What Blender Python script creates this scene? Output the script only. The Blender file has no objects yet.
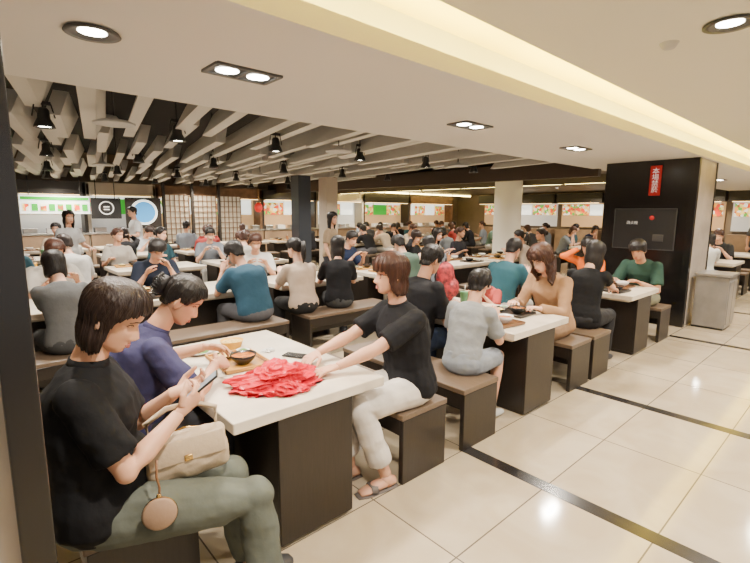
import bpy, bmesh, math, random
from mathutils import Vector, Matrix, Euler, noise
import numpy as np
random.seed(7)
V=Vector
SC=bpy.context.scene
COL=bpy.context.collection

# ------------------------------------------------------------------ materials
def newmat(name):
    m=bpy.data.materials.new(name); m.use_nodes=True
    return m, m.node_tree, m.node_tree.nodes['Principled BSDF']
def mat(name,col,rough=.5,metal=0,bump=0,bscale=20,var=0,vscale=4,emit=0,spec=.5,sss=0,alpha=1,stretch=None,trans=0,ecol=None,coat=0,cols=None):
    m,nt,b=newmat(name); N=nt.nodes; Lk=nt.links
    c=(col[0],col[1],col[2],1)
    b.inputs['Base Color'].default_value=c
    b.inputs['Roughness'].default_value=rough
    b.inputs['Metallic'].default_value=metal
    b.inputs['Specular IOR Level'].default_value=spec
    if coat: b.inputs['Coat Weight'].default_value=coat; b.inputs['Coat Roughness'].default_value=.1
    if sss:
        b.inputs['Subsurface Weight'].default_value=sss
        b.inputs['Subsurface Radius'].default_value=(.01,.004,.002)
        b.inputs['Subsurface Scale'].default_value=1
    if trans: b.inputs['Transmission Weight'].default_value=trans
    if emit:
        b.inputs['Emission Color'].default_value=(*(ecol or col),1); b.inputs['Emission Strength'].default_value=emit
    if bump or var or cols:
        tc=N.new('ShaderNodeTexCoord'); mp=N.new('ShaderNodeMapping'); Lk.new(tc.outputs['Object'],mp.inputs[0])
        if stretch: mp.inputs['Scale'].default_value=stretch
    if bump:
        n=N.new('ShaderNodeTexNoise'); n.inputs['Scale'].default_value=bscale; n.inputs['Detail'].default_value=4
        Lk.new(mp.outputs[0],n.inputs['Vector'])
        bp=N.new('ShaderNodeBump'); bp.inputs['Strength'].default_value=bump; bp.inputs['Distance'].default_value=.02
        Lk.new(n.outputs['Fac'],bp.inputs['Height']); Lk.new(bp.outputs[0],b.inputs['Normal'])
    if var:
        n2=N.new('ShaderNodeTexNoise'); n2.inputs['Scale'].default_value=vscale; n2.inputs['Detail'].default_value=5
        Lk.new(mp.outputs[0],n2.inputs['Vector'])
        r=N.new('ShaderNodeValToRGB'); r.color_ramp.elements[0].position=.3; r.color_ramp.elements[1].position=.7
        r.color_ramp.elements[0].color=(*[x*(1-var) for x in col],1); r.color_ramp.elements[1].color=(*[min(1,x*(1+var)) for x in col],1)
        Lk.new(n2.outputs['Fac'],r.inputs[0]); Lk.new(r.outputs[0],b.inputs['Base Color'])
    if cols:
        vo=N.new('ShaderNodeTexVoronoi'); vo.inputs['Scale'].default_value=vscale; Lk.new(mp.outputs[0],vo.inputs['Vector'])
        sx=N.new('ShaderNodeSeparateColor'); Lk.new(vo.outputs['Color'],sx.inputs[0])
        r=N.new('ShaderNodeValToRGB'); r.color_ramp.interpolation='CONSTANT'
        for i,cc in enumerate(cols):
            e=r.color_ramp.elements[i] if i<2 else r.color_ramp.elements.new(i/len(cols))
            e.position=i/len(cols); e.color=(*cc,1)
        Lk.new(sx.outputs[0],r.inputs[0]); Lk.new(r.outputs[0],b.inputs['Base Color'])
        if emit: Lk.new(r.outputs[0],b.inputs['Emission Color'])
    return m
_cl={}
def cloth(col):
    k=tuple(round(c,3) for c in col)
    if k not in _cl: _cl[k]=mat('cloth_%d'%len(_cl),col,.85,bump=.45,bscale=9,var=.12,vscale=6,spec=.2)
    return _cl[k]
def skinm(col,n): return mat('skin_'+n,col,.5,sss=.15,var=.05,vscale=9,spec=.35)
SK=[skinm((.62,.34,.22),'light'),skinm((.50,.26,.16),'tan'),skinm((.68,.40,.28),'fair')]
HAIR=mat('hair_black',(.012,.009,.008),.42,bump=.3,bscale=90,spec=.35,stretch=(1,1,.15))
HAIRB=mat('hair_brown',(.050,.019,.011),.45,bump=.3,bscale=90,spec=.35,stretch=(1,1,.15),var=.3,vscale=50)
HAIRC=mat('hair_dark_brown',(.022,.012,.009),.45,bump=.3,bscale=90,spec=.35,stretch=(1,1,.15))
M_WHITE=mat('eye_white',(.7,.68,.65),.3); M_DARK=mat('eye_dark',(.01,.008,.007),.25); M_LIP=mat('lips',(.42,.13,.11),.45)
M_SHOE=mat('shoe_dark',(.03,.03,.035),.6); M_SHOEW=mat('shoe_white',(.6,.6,.58),.6)
M_WOOD=mat('dark_wood_laminate',(.013,.0085,.006),.42,bump=.05,bscale=30,var=.25,vscale=14,stretch=(6,6,.6),coat=.10)
M_BTOP=mat('bench_top_taupe',(.135,.092,.060),.45,var=.12,vscale=10,stretch=(6,.7,6))
M_TOP=mat('cream_marble_top',(.68,.60,.48),.28,var=.16,vscale=5,coat=.15)
M_EDGE=mat('cream_edge',(.60,.52,.40),.4,var=.06,vscale=12)
M_CEIL=mat('white_ceiling_paint',(.66,.655,.63),.85)
M_CEILA=mat('aisle_ceiling_paint',(.70,.68,.58),.85)
M_CCOVE=mat('cove_glow_yellow',(.90,.78,.20),.8)  # golden glow of the cove light put into the recess base colour
M_FIN=mat('grey_fin_paint',(.54,.53,.49),.7)
M_VOID=mat('ceiling_void',(.025,.023,.022),.9)
M_BLACK=mat('black_panel',(.008,.007,.007),.22,coat=.2)
M_BLACKM=mat('black_metal',(.010,.010,.011),.45)
M_STEEL=mat('brushed_steel',(.5,.5,.5),.3,metal=1)
M_GREY=mat('light_grey_plastic',(.45,.45,.44),.5)
M_MARB=mat('marble_cladding',(.46,.40,.34),.25,var=.16,vscale=3,coat=.3)
M_LAMP=mat('lamp_emitter',(1,.93,.8),.5,emit=30,ecol=(1,.93,.80))
M_COVE=mat('cove_tube',(1,.80,.25),.5,emit=45,ecol=(1,.80,.18))
M_COVEW=mat('cove_tube_warm',(1,.80,.45),.5,emit=22,ecol=(1,.78,.25))
M_RED=mat('sign_red',(.50,.008,.010),.4)
M_WSIGN=mat('sign_white',(.85,.85,.85),.5,emit=.3)

# ------------------------------------------------------------------ mesh builder
class MB:
    def __init__(s): s.v=[];s.f=[];s.m=[]
    def add(s,vs,fs,m=0):
        o=len(s.v); s.v+=[tuple(v) for v in vs]; s.f+=[tuple(i+o for i in f) for f in fs]; s.m+=[m]*len(fs)
    def mesh(s,name,smooth=True):
        me=bpy.data.meshes.new(name); me.from_pydata(s.v,[],s.f); me.update()
        me.polygons.foreach_set('material_index',s.m)
        if smooth: me.polygons.foreach_set('use_smooth',[True]*len(s.f))
        return me
    def obj(s,name,mats,loc=(0,0,0),rz=0,smooth=True):
        me=s.mesh(name,smooth)
        for m in mats: me.materials.append(m)
        o=bpy.data.objects.new(name,me); COL.objects.link(o); o.location=loc; o.rotation_euler=(0,0,rz)
        return o
def tube(mb,pts,rads,side=(1,0,0),seg=14,m=0):
    pts=[V(p) for p in pts]; side=V(side); n=len(pts); vs=[];fs=[]
    for i,p in enumerate(pts):
        t=(pts[min(i+1,n-1)]-pts[max(i-1,0)]).normalized()
        sd=side-t*side.dot(t)
        if sd.length<1e-3: sd=V((0,1,.01))-t*V((0,1,.01)).dot(t)
        u=sd.normalized(); w=t.cross(u); r=rads[i]
        ra,rb=(r if isinstance(r,(tuple,list)) else (r,r))
        for j in range(seg):
            a=2*math.pi*j/seg; vs.append(p+u*ra*math.cos(a)+w*rb*math.sin(a))
    for i in range(n-1):
        for j in range(seg):
            k=(j+1)%seg; fs.append((i*seg+j,i*seg+k,(i+1)*seg+k,(i+1)*seg+j))
    fs.append(tuple(reversed(range(seg)))); fs.append(tuple((n-1)*seg+j for j in range(seg)))
    mb.add(vs,fs,m)
def ell(mb,c,r,rot=None,seg=14,rg=9,m=0):
    c=V(c); vs=[];fs=[]
    if not isinstance(r,(tuple,list)): r=(r,r,r)
    def P(x,y,z):
        q=V((x*r[0],y*r[1],z*r[2]))
        return c+(rot@q if rot else q)
    vs.append(P(0,0,-1))
    for i in range(1,rg):
        ph=-math.pi/2+math.pi*i/rg
        for j in range(seg):
            a=2*math.pi*j/seg; vs.append(P(math.cos(ph)*math.cos(a),math.cos(ph)*math.sin(a),math.sin(ph)))
    vs.append(P(0,0,1)); top=len(vs)-1
    for j in range(seg): fs.append((0,1+(j+1)%seg,1+j))
    for i in range(rg-2):
        for j in range(seg):
            k=(j+1)%seg; a=1+i*seg; fs.append((a+j,a+k,a+seg+k,a+seg+j))
    a=1+(rg-2)*seg
    for j in range(seg): fs.append((a+j,a+(j+1)%seg,top))
    mb.add(vs,fs,m)
def box(mb,c,s,bev=.004,m=0,rot=None):
    bm=bmesh.new(); bmesh.ops.create_cube(bm,size=1)
    for v in bm.verts: v.co=V((v.co.x*s[0],v.co.y*s[1],v.co.z*s[2]))
    if bev>0: bmesh.ops.bevel(bm,geom=bm.edges[:],offset=min(bev,min(s)*.45),segments=2,affect='EDGES',profile=.5)
    bm.verts.ensure_lookup_table(); bm.verts.index_update()
    c=V(c)
    vs=[(c+(rot@v.co if rot else v.co)) for v in bm.verts]; fs=[tuple(v.index for v in f.verts) for f in bm.faces]
    bm.free(); mb.add(vs,fs,m)
def lathe(mb,c,prof,seg=24,m=0):
    c=V(c); vs=[];fs=[]; n=len(prof)
    for r,z in prof:
        for j in range(seg):
            a=2*math.pi*j/seg; vs.append(c+V((r*math.cos(a),r*math.sin(a),z)))
    for i in range(n-1):
        for j in range(seg):
            k=(j+1)%seg; fs.append((i*seg+j,i*seg+k,(i+1)*seg+k,(i+1)*seg+j))
    mb.add(vs,fs,m)
def voxel(mb,size,it=3,fac=.5,noise_amp=0,nscale=8,seed=0):
    me=mb.mesh('tmp'); o=bpy.data.objects.new('tmp',me); COL.objects.link(o)
    r=o.modifiers.new('r','REMESH'); r.mode='VOXEL'; r.voxel_size=size
    sm=o.modifiers.new('s','SMOOTH'); sm.iterations=it; sm.factor=fac
    dg=bpy.context.evaluated_depsgraph_get(); e=o.evaluated_get(dg); em=e.to_mesh()
    n=len(em.vertices); co=np.empty(n*3); em.vertices.foreach_get('co',co); co=co.reshape(-1,3)
    fs=[tuple(p.vertices) for p in em.polygons]
    if noise_amp:
        no=np.empty(n*3); em.vertices.foreach_get('normal',no); no=no.reshape(-1,3)
        sd=V((seed*3.1,seed*1.7,seed))
        d=np.array([noise.fractal(V(c)*nscale+sd,1,2,3) for c in co])
        d2=np.array([1-abs(noise.noise(V((c[0],c[1],c[2]*1.5))*nscale*.8+sd))*2 for c in co])
        co=co+no*((d*.7+d2*.6)*noise_amp)[:,None]
    e.to_mesh_clear(); bpy.data.objects.remove(o); bpy.data.meshes.remove(me)
    return co.tolist(),fs

# ------------------------------------------------------------------ head profile
HZ=[-.115,-.108,-.098,-.085,-.065,-.045,-.02,0,.03,.06,.09,.108,.115]
YF=[.052,.070,.080,.083,.081,.080,.079,.075,.083,.079,.056,.026,0]
YB=[.035,.015,-.005,-.035,-.06,-.072,-.086,-.094,-.100,-.094,-.070,-.036,0]
WW=[.012,.028,.040,.050,.058,.063,.068,.071,.075,.072,.055,.029,.001]
ip=lambda z,T: float(np.interp(z,HZ,T))
g=lambda d,s: math.exp(-(d*d)/(2*s*s))
def bumps(x,z):
    a=float(np.interp(z,[-.062,-.054,-.046,-.038,-.028,-.005,.014],[0,.004,.018,.024,.019,.008,0]))
    sx=float(np.interp(z,[-.05,-.038,-.01,.01],[.013,.012,.008,.007]))
    b=a*g(x,sx)
    b+=.006*g(abs(x)-.015,.006)*g(z+.047,.006)
    b-=.007*g(abs(x)-.031,.013)*g(z-.001,.010)
    b+=.003*g(abs(x)-.026,.018)*g(z-.022,.007)
    b+=.006*g(x,.017)*g(z+.067,.004)+.006*g(x,.015)*g(z+.077,.0045)-.003*g(x,.02)*g(z+.0715,.0025)
    b-=.004*g(x,.02)*g(z+.086,.005)
    b+=.004*g(abs(x)-.040,.016)*g(z+.032,.016)
    return b
def hp(z,th,thk=0):
    W=ip(z,WW); yf=ip(z,YF); yb=ip(z,YB); c,s=math.cos(th),math.sin(th)
    x=(W+thk)*c; y=(yf+yb)/2+((yf-yb)/2+thk)*s
    if s>0 and thk==0: y+=bumps(x,z)*min(1,s*1.5)
    return V((x,y,z))
def fy(x,z):
    W=ip(z,WW); c=max(-1,min(1,x/W)); return hp(z,math.acos(c)).y
HAIRS={
 'short':([0,35,50,68,80,95,115,140,180],[.060,.055,.030,-.010,-.025,.005,-.035,-.075,-.080],.013),
 'short2':([0,35,50,68,80,95,115,140,180],[.045,.045,.030,-.010,-.020,.000,-.035,-.080,-.085],.020),
 'bob':([0,30,50,68,78,90,104,180],[.064,.058,.046,.020,-.030,-.100,-.125,-.130],.016),
 'bobangs':([0,32,48,62,72,84,100,180],[.026,.028,.025,.010,-.035,-.095,-.118,-.125],.018),
 'long':([0,30,48,62,74,86,100,180],[.062,.055,.038,.005,-.08,-.27,-.32,-.34],.018),
 'curly':([0,28,45,60,72,90,180],[.058,.050,.030,-.020,-.18,-.25,-.27],.030),
 'tied':([0,35,50,68,85,105,130,180],[.064,.058,.036,-.005,-.010,-.010,-.055,-.065],.010),
}
def hair(mb,style,H,nc,nr,m,seed,locks=0):
    T,Zs,thk=HAIRS[style]; Hi=H.to_3x3(); down=(Hi.inverted()@V((0,0,-1)))
    def pt(az,s,off,fr=0):
        ad=abs(((math.degrees(az)-90+180)%360)-180); ze=float(np.interp(ad,T,Zs))+fr
        th=thk+off; zt=.115+th
        z=zt-(zt-ze)*(1-math.cos(min(1,s)*math.pi/2)) if ze>.0 else zt-(zt-ze)*(s**1.5)
        L=0
        if z<-.035: L=-.035-z; z=-.035
        k=.115/(.115+th) if z>0 else 1
        thr=th
        if z>.085:
            q=max(0,1-((z-.085)/(zt-.085))**2); thr=th*math.sqrt(q)
        p=hp(z*k,az,thr); p.z=z
        if L:
            dv=(down*.6+V((0,0,-1))*.4).normalized()
            out=V((math.cos(az),math.sin(az)*.7,0))
            kk=.10 if style in('bob','bobangs') else .04
            p=p+dv*L+out*(math.sin(min(1,L/.1)*math.pi)*.012-kk*L)
            if style=='curly': p+=out*(.02*math.sin(L*60+az*7))
        gr=.0012*math.sin(az*23+seed)+.0010*math.sin(az*41+2*seed+s*3)+.003*noise.noise(V((math.cos(az)*2.5,math.sin(az)*2.5,s*1.2+seed)))
        if style=='curly': gr+=.012*noise.noise(V((math.cos(az)*3,math.sin(az)*3,s*6+seed)))
        if style in('short2','short'): gr+=.007*noise.noise(V((math.cos(az)*4,math.sin(az)*4,s*5+seed)))
        gr*=min(1,max(0,s-.12)*2)
        p+=V((math.cos(az),math.sin(az),.3))*gr
        return p
    vs=[];fs=[]; rnd=random.Random(seed)
    fr=[.006*math.sin(j*2.1+seed)+.004*math.sin(j*.77+seed) for j in range(nc)]
    if style in('short','short2','tied'): fr=[q*.4 for q in fr]
    for layer,off in ((0,0),(1,-thk*.85)):
        for i in range(nr+1):
            for j in range(nc):
                p=pt(2*math.pi*j/nc,max(.0005,i/nr),off,fr[j]); vs.append(H@p)
    A=(nr+1)*nc
    for i in range(nr):
        for j in range(nc):
            k=(j+1)%nc; a=i*nc
            fs.append((a+k,a+j,a+nc+j,a+nc+k)); fs.append((A+a+j,A+a+k,A+a+nc+k,A+a+nc+j))
    b=nr*nc
    for j in range(nc):
        k=(j+1)%nc; fs.append((b+k,b+j,A+b+j,A+b+k))
    fs.append(tuple(range(nc)))
    mb.add(vs,fs,m)
    for q in range(locks):
        az=rnd.uniform(0,2*math.pi); s0=rnd.uniform(.25,.55); s1=rnd.uniform(.9,1.04); o=rnd.uniform(-.0005,.0016); dr=rnd.uniform(-.06,.06)
        pts=[H@(pt(az+dr*(i/9)**2,s0+(s1-s0)*i/9,o)) for i in range(10)]
        r=rnd.uniform(.0010,.0020)
        tube(mb,pts,[r*(.2+.8*math.sin(math.pi*min(1,.02+i/9*.9))) for i in range(9)]+[.0004],seg=5,m=m)

# slots: 0 skin 1 shirt 2 trousers 3 hair 4 shoes 5 eye white 6 dark 7 lips
def hand(mb,wr,d,n,right,curl,det,s=1.0,thumb_in=.3):
    d=V(d).normalized(); n=V(n); n=(n-d*n.dot(d)).normalized(); sd=d.cross(n)
    if not right: sd=-sd
    q=MB() if det else mb
    seg=10 if det else 6
    tube(q,[wr-d*.02,wr+d*.012,wr+d*.045,wr+d*.078,wr+d*.09],[(.024*s,.017*s),(.026*s,.017*s),(.036*s,.015*s),(.038*s,.012*s),(.034*s,.009*s)],side=sd,seg=seg+4)
    ang=curl
    for k,(o,l0,L) in enumerate(((.029,.078,.064),(.010,.083,.074),(-.010,.081,.069),(-.028,.072,.054))):
        p=wr+d*(l0*s)+sd*(o*s); pts=[p-d*.012]; rr=[.0088*s]
        fd=(d+sd*(o*1.6)).normalized(); a=.10
        for seglen,am in ((.44,.8),(.31,1.0),(.25,.7)):
            a+=ang[k]*am; dd=(fd*math.cos(a)+n*math.sin(a)).normalized(); 
            if len(pts)==1: pts.append(p); rr.append(.0088*s)
            p=p+dd*(L*seglen*s); pts.append(p); rr.append({3:.0080,4:.0072,5:.0058}[len(pts)]*s if det else .0075*s)
        tube(q,pts,rr,side=sd,seg=seg)
        if det: ell(q,pts[-1],.0060*s,seg=8,rg=5)
    p0=wr+d*.022*s+sd*.022*s; td=(d*.65+sd*.75+n*thumb_in).normalized(); p1=p0+td*.038*s
    td2=(d*.95+sd*.18+n*(thumb_in+.15)).normalized(); p2=p1+td2*.030*s; p3=p2+(td2+n*.2).normalized()*.022*s
    tube(q,[p0,p1,p2,p3],[.014*s,.0115*s,.0098*s,.0068*s],side=n,seg=seg)
    if det:
        ell(q,p3,.0068*s,seg=8,rg=5)
        v,f=voxel(q,.0032,2,.5); mb.add(v,f,0)
def ik(a,c,l1,l2,hint):
    d=c-a; D=min(d.length,.995*(l1+l2)); D=max(D,abs(l1-l2)+.03); u=d.normalized()
    x=(l1*l1-l2*l2+D*D)/(2*D); h=math.sqrt(max(0,l1*l1-x*x)); hn=V(hint); hn=(hn-u*hn.dot(u)).normalized()
    return a+u*x+hn*h, a+u*D
def person_mesh(name,male=False,s=1,fat=1,lean=(5,15),hd=(15,0,0),hL=None,hR=None,elL=None,elR=None,seat=.45,stand=False,
        kL=None,kR=None,fL=None,fR=None,sleeve='short',pants='long',hstyle='short',det=0,seed=0,glasses=False,sandal=False,
        curlL=.35,curlR=.35,nL=None,nR=None,dL=None,dR=None,vox=None,ponytail=False,twist=0,open_eyes=True,locks=None,collar=False,thL=.3,thR=.3):
    mb=MB(); vx=vox or (.0075 if det else .019)
    seat=seat/s
    z0=.90 if stand else seat+.10
    A=1.08 if male else 1.0
    def spine(t):
        p=V((0,0,z0)); n=24; dt=t/n
        for i in range(n):
            a=math.radians(lean[0]+(lean[1]-lean[0])*((i+.5)*dt)/.52); p=p+V((0,math.sin(a),math.cos(a)))*dt
        return p
    def sdir(t):
        a=math.radians(lean[0]+(lean[1]-lean[0])*t/.52); return V((0,math.sin(a),math.cos(a)))
    tw=Matrix.Rotation(math.radians(twist),3,'Z')
    def side(t): return (tw@V((1,0,0))) if t>.3 else (Matrix.Rotation(math.radians(twist*t/.3 if t>0 else 0),3,'Z')@V((1,0,0)))
    sh=.178*A; 
    tt=[-.07,-.02,.05,.13,.22,.31,.38,.43,.47,.495]
    if male: rw=[.13,.165,.165,.155,.163,.178,.183,.172,.115,.060]; rd=[.09,.12,.122,.118,.118,.125,.122,.100,.075,.052]
    else:    rw=[.14,.178,.172,.143,.145,.155,.160,.152,.105,.055]; rd=[.09,.125,.122,.105,.108,.126,.118,.092,.068,.050]
    rw=[r*(fat if i<8 else 1) for i,r in enumerate(rw)]; rd=[r*(fat**1.3 if i<7 else 1) for i,r in enumerate(rd)]
    hips=[V((x*.088*A,0.01,z0-.015)) for x in(-1,1)]
    Sj=[spine(.425)+side(.4)*(x*(sh-.02)) for x in(-1,1)]
    C7=spine(.50)
    hm=(Matrix.Rotation(math.radians(hd[1]),3,'Z')@Matrix.Rotation(math.radians(-hd[0]),3,'X')@Matrix.Rotation(math.radians(hd[2]),3,'Y'))
    hc=C7+sdir(.52)*.065+hm@V((0,.022,.115))
    H=Matrix.Translation(hc)@hm.to_4x4()
    tg=[V(hL) if hL else V((-.16,.40,.80)), V(hR) if hR else V((.16,.40,.80))]
    eh=[V(elL) if elL else V((-.5,-.35,-1)), V(elR) if elR else V((.5,-.35,-1))]
    arms=[]
    for i in(0,1):
        e,w=ik(Sj[i],tg[i],.275*A,.235*A,eh[i]); arms.append((Sj[i],e,w))
    legs=[]
    for i,x in enumerate((-1,1)):
        k=[kL,kR][i]; f_=[fL,fR][i]
        if stand:
            kn=V(k) if k else hips[i]+V((x*.01,.02,-.42)); an=V(f_) if f_ else V((x*.10,-.01+.06*x,.085))
        else:
            kn=V(k) if k else V((x*.115,.42,seat+.075)); an=V(f_) if f_ else V((x*.115,.40-.02*x,.085))
        legs.append((hips[i],kn,an))
    lerp=lambda a,b,t:a+(b-a)*t
    b=MB()
    tube(b,[spine(t) if t>0 else V((0,0,z0+t)) for t in tt],[(w-.012,d-.012) for w,d in zip(rw,rd)],side=side(.4),seg=18)
    hn=H@V((0,-.018,-.05))
    tube(b,[spine(.45),C7,lerp(C7,hn,.5),hn,H@V((0,-.015,-.02))],[.07,.056,.049*A,.050*A,.048],seg=14)
    for (S,e,w) in arms:
        tube(b,[S,lerp(S,e,.15),lerp(S,e,.5),e,lerp(e,w,.3),lerp(e,w,.75),w],[.042*A,.047*A,.043*A,.036*A,.038*A,.028*A,.024*A],seg=12)
        ell(b,S,.050*A); ell(b,e,.036*A)
    for (h,k,a) in legs:
        tube(b,[h,lerp(h,k,.3),lerp(h,k,.75),k,lerp(k,a,.3),lerp(k,a,.75),a],[.080,.078,.060,.050,.053,.038,.033],seg=12)
        ell(b,k,.05)
    v,f=voxel(b,vx,3); mb.add(v,f,0)
    b=MB(); lo=.012
    dz=[spine(t) if t>0 else V((0,0,z0+t)) for t in tt]
    tube(b,dz[0:],[(w+lo*.9,d+lo*.9) for w,d in zip(rw,rd)],side=side(.4),seg=20)
    if not male:
        for x in(-1,1):
            ell(b,spine(.31)+side(.4)*(x*.072)+V((0,.075*fat,-.0)),(.062,.058,.062))
    if fat>1.1: ell(b,spine(.10)+V((0,.05,0)),(.15*fat,.12*fat,.13))
    cut={'short':.78,'long':2,'cap':.45}[sleeve]
    for (S,e,w) in arms:
        ell(b,S,.060*A)
        if cut<1: tube(b,[S,lerp(S,e,cut*.5),lerp(S,e,cut)],[.060*A,.062*A,.064*A],seg=14)
        else:
            tube(b,[S,lerp(S,e,.5),e,lerp(e,w,.5),lerp(e,w,.93)],[.060*A,.056*A,.049*A,.045*A,.037*A],seg=14); ell(b,e,.049*A)
    v,f=voxel(b,vx,3,noise_amp=.009 if det else .005,nscale=9,seed=seed); mb.add(v,f,1)
    if collar:
        tube(mb,[C7-sdir(.5)*.022,C7+sdir(.5)*.012],[(.072,.066),(.062,.058)],seg=20,m=1)
    b=MB()
    ell(b,V((0,-.005,z0-.01)),(.185*(.5+.5*fat),.135*fat,.115))
    tube(b,[V((0,0,z0-.05)),V((0,0,z0+.09))],[(.17*fat,.125*fat),(.16*fat,.115*fat)],seg=18)
    for (h,k,a) in legs:
        if pants=='long':
            tube(b,[h,lerp(h,k,.35),lerp(h,k,.8),k,lerp(k,a,.35),lerp(k,a,.92)],[.098,.094,.078,.069,.066,.055],seg=14); ell(b,k,.070)
        elif pants=='crop':
            tube(b,[h,lerp(h,k,.35),lerp(h,k,.8),k,lerp(k,a,.35),lerp(k,a,.78)],[.098,.094,.078,.069,.068,.066],seg=14); ell(b,k,.070)
        else:
            tube(b,[h,lerp(h,k,.35),lerp(h,k,.88)],[.098,.095,.083],seg=14)
    v,f=voxel(b,vx,3,noise_amp=.009 if det else .005,nscale=8,seed=seed+5); mb.add(v,f,2)
    for i in(0,1):
        S,e,w=arms[i]; fd=(w-e).normalized(); dd=V([dL,dR][i]) if [dL,dR][i] else fd
        nn=V([nL,nR][i]) if [nL,nR][i] else V((0,0,-1))
        c=[curlL,curlR][i]; c=c if isinstance(c,(list,tuple)) else (c,c*1.05,c*1.1,c*1.2)
        hand(mb,w,dd,nn,i==1,c,det,s=1.0*A,thumb_in=[thL,thR][i])
    for (h,k,a) in legs:
        fx=a.x; z=a.z-.085
        P=lambda y,zz:V((fx,a.y+y,z+zz))
        if sandal:
            tube(mb,[P(-.055,.040),P(-.02,.045),P(.06,.040),P(.12,.028),P(.165,.022)],[(.026,.024),(.031,.034),(.036,.026),(.040,.015),(.028,.010)],seg=14,m=0)
            tube(mb,[P(-.07,.008),P(-.02,.008),P(.06,.008),P(.12,.008),P(.185,.008)],[(.026,.008),(.036,.008),(.040,.008),(.047,.008),(.030,.008)],seg=14,m=4)
            tube(mb,[V((fx-.042,a.y+.09,z+.02)),V((fx-.03,a.y+.085,z+.05)),V((fx+.03,a.y+.085,z+.05)),V((fx+.042,a.y+.09,z+.02))],[(.022,.004)]*4,side=(0,1,0),seg=10,m=4)
            tube(mb,[V((fx,a.y,z+.03)),a],[.033,.033],seg=12,m=0)
        else:
            tube(mb,[P(-.075,.030),P(-.06,.036),P(-.01,.045),P(.06,.040),P(.12,.030),P(.17,.024),P(.185,.020)],[(.020,.022),(.033,.034),(.037,.044),(.040,.039),(.046,.029),(.036,.023),(.018,.012)],seg=14,m=4)
            tube(mb,[V((fx,a.y-.01,z+.05)),V((fx,a.y-.005,z+.095))],[.042,.040],seg=14,m=4)
    nth,nz=(96,64) if det else (32,26)
    vs=[];fs=[]
    zs=[-.1149+.2298*(i/(nz-1)) for i in range(nz)]
    for z in zs:
        for j in range(nth): vs.append(H@hp(z,2*math.pi*j/nth))
    for i in range(nz-1):
        for j in range(nth):
            k=(j+1)%nth; fs.append((i*nth+j,i*nth+k,(i+1)*nth+k,(i+1)*nth+j))
    fs.append(tuple(reversed(range(nth)))); fs.append(tuple((nz-1)*nth+j for j in range(nth)))
    mb.add(vs,fs,0)
    HR=H.to_3x3()
    for x in(-1,1):
        er=HR@Matrix.Rotation(x*.35,3,'Z')
        ell(mb,H@V((x*.073,-.010,-.018)),(.007,.019,.031),er,m=0)
        if det:
            ell(mb,H@V((x*.078,-.016,-.014)),(.006,.010,.026),er,m=0)
        y=fy(x*.031,0)
        ell(mb,H@V((x*.031,y-.0035,-.001)),(.0135,.006,.0055 if open_eyes else .004),HR,m=5 if open_eyes else 0,seg=12,rg=7)
        if open_eyes: ell(mb,H@V((x*.031,y-.001,-.001)),(.0055,.0048,.0052),HR,m=6,seg=10,rg=6)
        tube(mb,[H@V((x*q,fy(x*q,zz)+.0005,zz)) for q,zz in((.017,-.002),(.024,.0045),(.032,.0062),(.040,.004),(.046,-.001))],[.0008,.0017,.002,.0018,.0008],seg=6,m=6)
        tube(mb,[H@V((x*q,fy(x*q,zz)+.0006,zz)) for q,zz in((.014,.017),(.025,.0215),(.037,.022),(.050,.015))],[(.0014),.0026,.0024,.001],seg=6,m=3)
    tube(mb,[H@V((q,fy(q,zz)+.0005,zz)) for q,zz in((-.022,-.071),(-.011,-.0675),(0,-.0685),(.011,-.0675),(.022,-.071))],[.001,.0032,.0034,.0032,.001],seg=8,m=7)
    tube(mb,[H@V((q,fy(q,zz)+.0005,zz)) for q,zz in((-.021,-.0725),(-.010,-.0765),(0,-.0775),(.010,-.0765),(.021,-.0725))],[.001,.0036,.004,.0036,.001],seg=8,m=7)
    nc,nr=(140,36) if det else (48,14)
    hair(mb,hstyle,H,nc,nr,3,seed+1,locks if locks is not None else (130 if det else 0))
    if ponytail:
        b0=H@V((0,-.105,.02)); pts=[b0,b0+HR@V((0,-.04,.015)),b0+V((0,-.075,-.05)),b0+V((0,-.075,-.14)),b0+V((0,-.06,-.22))]
        tube(mb,pts,[.018,.028,.032,.026,.006],seg=12,m=3)
    if hstyle=='tied' and not ponytail:
        ell(mb,H@V((0,-.115,.005)),(.045,.035,.05),HR,m=3)
        if det:
            for k in range(6):
                for sgn in(-1,1):
                    tube(mb,[H@V((sgn*.004,-.135,.045-k*.014)),H@V((sgn*.028,-.150,.045-k*.014)),H@V((sgn*.045,-.125,.045-k*.014))],[.004,.004,.0025],seg=6,m=6)
            tube(mb,[H@V((0,-.140,.055)),H@V((0,-.155,.01)),H@V((0,-.140,-.035))],[.006,.008,.006],seg=8,m=6)
    if glasses:
        for x in(-1,1):
            c=V((x*.032,fy(0.032,0)+.014,-.003)); ring=[]
            for j in range(17):
                a=2*math.pi*j/16; ring.append(H@(c+V((.022*math.cos(a),-.004*abs(math.cos(a)),.017*math.sin(a)))))
            tube(mb,ring,[.0014]*17,seg=6,m=6)
            tube(mb,[H@V((x*.054,c.y-.004,.002)),H@V((x*.070,.03,.002)),H@V((x*.077,-.01,0)),H@V((x*.076,-.03,-.015))],[.0014]*4,seg=6,m=6)
        tube(mb,[H@V((-.010,fy(0,0)+.014,.002)),H@V((.010,fy(0,0)+.014,.002))],[.0013]*2,seg=6,m=6)
    mb.v=[(x*s,y*s,z*s) for x,y,z in mb.v]
    me=mb.mesh(name)
    info=dict(H=H,arms=arms,legs=legs,s=s,mb=mb)
    return me,info
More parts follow.
